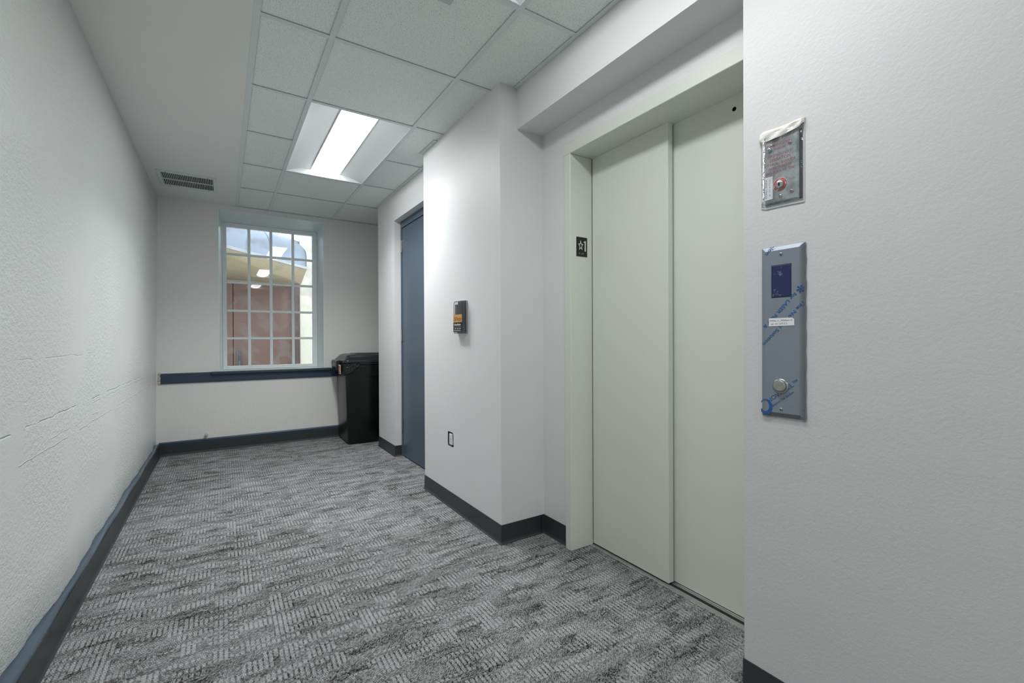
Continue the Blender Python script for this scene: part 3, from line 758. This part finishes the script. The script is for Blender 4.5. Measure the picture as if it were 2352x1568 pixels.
# base flange, dark module, clear cover
MB().box(-.066, .066, -.100, .100, 0, .004).build('base_flange', m_clearcase, o, .002, 2)
MB().box(-.054, .050, -.086, .088, .003, .025).build('module', simple('circuit_dark', srgb(40, 48, 56), .35, var=.5, vs=70), o, .002, 1)
mb = MB()
def rrect(hu, hv, z, c=.008, cu=0, cv=0):
    P = []
    for sx, sy, a0 in ((1, 1, 0), (-1, 1, 90), (-1, -1, 180), (1, -1, 270)):
        for k in range(4): a = R(a0+30*k); P.append((cu+sx*(hu-c)+c*math.cos(a), cv+sy*(hv-c)+c*math.sin(a), z))
    return P
mb.loft([rrect(.066, .100, .004), rrect(.064, .098, .029), rrect(.059, .093, .033)]); mb.build('cover', m_clearcase, o)
mb = MB(); mb.loft([rrect(.0665, .1005, .004), rrect(.0665, .1005, .0065), rrect(.0645, .0985, .0065), rrect(.0645, .0985, .004)], cap=False); mb.build('cover_rim_highlight', simple('case_edge_highlight', srgb(205, 210, 222), .2), o)  # pale colour paints the blue-white highlight along the case edge
MB().box(-.0600, .0575, -.0310, .0160, .0332, .0337).build('label_orange', m_orange, o)
lb = MB().box(-.0600, .0575, -.0900, -.0310, .0332, .0337).build('label_black', m_signblack, o)
ot = bpy.data.objects['label_orange']; ot.name = 'label'; lb.name = 'label'
poly_text('OilTector', .034, m_darktext, 'lettering', ot, (-.0550, -.0220), 0, .0339, .0001, fit=.107)
poly_text('LibertyPumps', .0175, m_signwhite, 'lettering', lb, (-.0480, -.0500), 0, .0339, .0001, fit=.088, bold=.0004)
mb = MB().box(-.052, .050, -.0605, -.0597, .0338, .0340)
for u in (-.040, -.008, .022): mb.box(u, u+.018, -.071, -.067, .0338, .0340).box(u-.008, u+.018, -.080, -.0785, .0338, .0340).box(u-.008, u-.004, -.084, -.0755, .0338, .0340).box(u, u+.018, -.0845, -.083, .0338, .0340)
mb.build('small_print', m_signwhite, lb)
MB().box(-.034, .004, .078, .092, .0332, .0336).build('paper_tag', m_white, o)
poly_text('OFF / ON', .0055, m_darktext, 'lettering', o, (-.030, .083), 0, .0338, .0001)
for u, v_ in ((-.012, .056), (.012, .054), (.016, .046)): MB().lathe([(.0032, .025), (.0032, .029), (.001, .031)], (u, v_, 0), 12).build('indicator', simple('red_indicator', srgb(214, 70, 84), .3), o)
MB().lathe([(.0030, .025), (.0030, .028), (.001, .030)], (.042, .030, 0), 12).build('indicator', simple('green_indicator', srgb(60, 170, 130), .3), o)
MB().box(-.050, -.022, .018, .070, .025, .0262).build('circuit_board', simple('board_green', srgb(92, 112, 112), .4), o)

# ------------------------------------------------------------------ raw power outlet in the column cut-out
o = empty('power_outlet', (1.237, 2.6585, .440), WR); tag(o, 'white power outlet without cover plate set in a rough cut-out low on the column', 'outlet')
MB().box(-.040, .040, -.040, .040, -.020, -.014).build('mounting_strap', simple('galvanised', srgb(110, 116, 118), .4, .6), o)
mb = MB(); mb.loft([rrect(.0225, .0350, -.014, .004), rrect(.0225, .0350, -.002, .004), rrect(.0210, .0335, 0.0, .004)]); f_ = mb.build('face', simple('outlet_white', srgb(222, 226, 228), .4), o)
mb = MB()
for v0 in (.0155, -.0155):
    mb.box(-.0075, -.0055, v0-.002, v0+.006, 0, .0004).box(.0055, .0075, v0-.002, v0+.006, 0, .0004).cyl((0, v0-.0075, 0), .0022, .0004, 10)
mb.box(-.006, .006, -.0022, .0022, 0, .0005)
mb.build('slot', simple('slot_grey', srgb(90, 92, 95), .6), f_)

# ------------------------------------------------------------------ small stub on the back wall
mb = MB().cyl((-.134, 5.29, .170), .013, .04, 14, axis=1).box(-.139, -.128, 5.312, 5.330, .125, .165)
n = tag(mb.build('wall_stub', simple('stub_paint', srgb(205, 205, 200), .6), None, .002, 1), 'tiny white painted pipe stub just above the back baseboard', 'pipe stub')

# ------------------------------------------------------------------ wheeled trash bin
b = empty('trash_bin', (1.33, 5.03, 0)); tag(b, 'tall black plastic trash bin with lid in the corner by the window', 'trash bin')
def rr2(x0, x1, y0, y1, z, c):
    P = []
    for cx_, cy_, a0 in ((x1-c, y1-c, 0), (x0+c, y1-c, 90), (x0+c, y0+c, 180), (x1-c, y0+c, 270)):
        for k in range(5): a = R(a0+22.5*k); P.append((cx_+c*math.cos(a), cy_+c*math.sin(a), z))
    return P
mb = MB(); mb.loft([rr2(1.098, 1.560, 4.822, 5.245, 0.0, .03), rr2(1.085, 1.572, 4.806, 5.258, .03, .03), rr2(1.062, 1.592, 4.788, 5.262, .62, .035), rr2(1.058, 1.596, 4.785, 5.264, .80, .035), rr2(1.058, 1.596, 4.785, 5.264, .852, .035)], smooth=True)
B(mb, b).build('body', m_black, b)
mb = MB(); mb.loft([rr2(1.05, 1.604, 4.777, 5.268, .826, .04), rr2(1.046, 1.608, 4.772, 5.270, .832, .04), rr2(1.046, 1.608, 4.772, 5.270, .852, .04), rr2(1.05, 1.604, 4.777, 5.268, .857, .04)]); B(mb, b).build('rim', m_lid, b)
mb = MB(); mb.loft([rr2(1.040, 1.612, 4.762, 5.276, .850, .04), rr2(1.040, 1.612, 4.762, 5.276, .872, .04), rr2(1.052, 1.604, 4.776, 5.268, .884, .04), rr2(1.072, 1.590, 4.800, 5.252, .905, .05), rr2(1.088, 1.570, 4.812, 5.235, .925, .05), rr2(1.12, 1.55, 4.845, 5.20, .936, .05)], smooth=False)
mb.loft([rr2(1.17, 1.50, 4.885, 5.16, .934, .04), rr2(1.18, 1.49, 4.895, 5.15, .944, .04)])
B(mb, b).build('lid', m_lid, b, .002, 1)
mb = MB(); 
mb.loft([[(1.045, y, .870), (1.012, y, .872), (1.000, y, .862), (.997, y, .840), (1.001, y, .800), (1.010, y, .768), (1.018, y, .764), (1.024, y, .80), (1.045, y, .84)] for y in (4.95, 5.20)])
B(mb, b).build('handle', m_lid, b, .004, 2)
mb = MB().box(1.25, 1.40, 4.777, 4.792, .70, .815); B(mb, b).build('grip_recess', m_black, b, .003, 1)
# liner hanging out under the rim with the red label
lin = empty('bin_liner', (1.06, 4.80, .80)); tag(lin, 'dark green plastic bin liner bunched out under the lid of the black bin', 'bin liner')
mb = MB(); rows = []
random.seed(5)
path = [(1.034, 5.12), (1.034, 4.95), (1.036, 4.84), (1.040, 4.79), (1.052, 4.766), (1.080, 4.760), (1.120, 4.760), (1.160, 4.762), (1.200, 4.766)]
hgt = [.03, .07, .11, .125, .125, .115, .095, .055, .015]
for i in range(len(path)*4-3):
    k = min(i//4, len(path)-2); f = (i-4*k)/4
    x = path[k][0]*(1-f)+path[k+1][0]*f; y = path[k][1]*(1-f)+path[k+1][1]*f; hh = hgt[k]*(1-f)+hgt[k+1]*f
    row = []
    for j in range(8):
        c_ = j/7; wv = .005*math.sin(i*1.7+j*.8)*c_+random.uniform(-.0015, .0015)
        dirx = -1 if k < 3 else 0; diry = -1 if k >= 3 else 0
        row.append((x+dirx*abs(wv), y+diry*abs(wv), .848-hh*c_))
    rows.append(row)
mb.grid(rows); bmesh.ops.solidify(mb.bm, geom=mb.bm.faces[:], thickness=.0008)
B(mb, lin).build('film', m_bag, lin)
lab = B(MB().box(1.0175, 1.0195, 4.835, 4.925, .735, .828), lin).build('tag', m_white, lin); lab['label'] = 'red printed tag'
B(MB().box(1.0165, 1.0175, 4.840, 4.920, .740, .815), lin).build('tag_print', m_red, lab)
for k in range(5): 
    q = B(MB().box(1.0160, 1.0165, 4.850, 4.912-.008*(k % 2), .752+k*.012, .756+k*.012), lin).build('tag_line', m_white, lab)

# ------------------------------------------------------------------ outside the window
struct(MB().box(-6, 6, 5.76, 12, -.25, -.05).build('ground', m_ground))
struct(MB().box(1.062, 5, 8.0, 8.3, -.25, 4.2).build('wall_courtyard', m_cream))
struct(MB().box(-4, 1.062, 8.0, 8.3, 1.99, 2.6).box(-4, -.80, 8.0, 8.3, -.25, 1.99).build('wall_entry', m_tan))
dd = struct(empty('door_3', (.2, 8.0, -.05)), 'brown double door with dark handle plate, seen outside through the window', 'door')
B(MB().box(.145, .985, 8.06, 8.11, -.05, 1.955), dd).build('leaf', m_brown, dd, .002, 1)
B(MB().box(-.70, .135, 8.06, 8.11, -.05, 1.955), dd).build('leaf', m_brown, dd, .002, 1)
B(MB().box(.985, 1.060, 7.985, 8.14, -.05, 1.985).box(-.78, -.70, 7.985, 8.14, -.05, 1.985).box(-.70, .985, 8.02, 8.14, 1.957, 1.985), dd).build('frame', m_frame_old, dd, .003, 1)
B(MB().box(-.72, .99, 8.105, 8.12, -.05, 1.96), dd).build('backing', m_dark, dd)  # added dark sheet keeps sky from showing between the leaves
hp = B(MB().box(.185, .250, 8.045, 8.06, .60, .965), dd).build('handle_plate', simple('dark_bronze', srgb(66, 68, 72), .4, .5), dd, .008, 2)
B(MB().cyl((.218, 8.03, .865), .014, .016, 16, axis=1).box(.205, .232, 8.015, 8.045, .66, .78), dd).build('handle', simple('worn_bronze', srgb(92, 94, 96), .35, .7), hp, .003, 1)
# sloping stucco underside of the entrance hood
E0 = Vector((-.55, 5.95, 2.245)); E1 = Vector((1.165, 7.995, 2.245))
mb = MB()
for q in [E0, E1, (1.08, 7.995, 1.995), (-1.4, 7.995, 1.995), (-1.4, 7.995, 2.27), (-1.4, 5.95, 2.27), (-1.4, 5.95, 2.245), (E0.x, E0.y, 2.27), (E1.x, E1.y, 2.27)]: mb.bm.verts.new(q)
bmesh.ops.convex_hull(mb.bm, input=mb.bm.verts[:])
for f in mb.bm.faces: f.smooth = f.calc_center_median().z < 2.2
cn = empty('entrance_canopy', (0, 7, 2.27)); tag(cn, 'grey-blue rounded canopy with tan stucco underside outside the window, over the brown door', 'canopy')
B(mb, cn).build('soffit', m_tan, cn)
D = (E1-E0).normalized(); U_ = Vector((-D.y, D.x, 0))
def prof(P, k, n=24, sc=1.0):
    a = math.pi*k/n; return P + U_*(.46-.46*math.cos(a)*sc) + Vector((0, 0, .17*(1 if 0 < k < n else 0) + .36*math.sin(a)*sc))
rows = []
for i in range(13):
    P = E0+(E1-E0)*(i/12)+Vector((0, 0, .03))
    rows.append([tuple(P)] + [tuple(P+U_*(.46-.46*math.cos(math.pi*k/24))+Vector((0, 0, .17+.34*math.sin(math.pi*k/24)))) for k in range(25)] + [tuple(P+U_*.92)])
mb = MB(); V_ = mb.grid(rows, smooth=True); mb.bm.faces.new(V_[0]); mb.bm.faces.new(V_[-1]); B(mb, cn).build('shell', m_canopy, cn)
for f in (0, .33, .66, .995):
    mb = MB(); rows = []
    for dd_ in (-.008, .008):
        P = E0+(E1-E0)*f+Vector((0, 0, .03))+D*dd_
        rows.append([tuple(P-U_*.006)] + [tuple(P+U_*(.46-.466*math.cos(math.pi*k/24))+Vector((0, 0, .17+.346*math.sin(math.pi*k/24)))) for k in range(25)] + [tuple(P+U_*.926)])
    mb.grid(rows); B(mb, cn).build('rib', simple('canopy_seam', srgb(104, 116, 131), .6), cn)
mb = MB(); mb.loft([[tuple(q+Vector((0, 0, -.005))-U_*.012), tuple(q+Vector((0, 0, .035))-U_*.012), tuple(q+Vector((0, 0, .035))+U_*.004), tuple(q+Vector((0, 0, -.005))+U_*.004)] for q in (E0, E1)])
B(mb, cn).build('edge_trim', simple('canopy_edge', srgb(136, 142, 146), .5), cn)
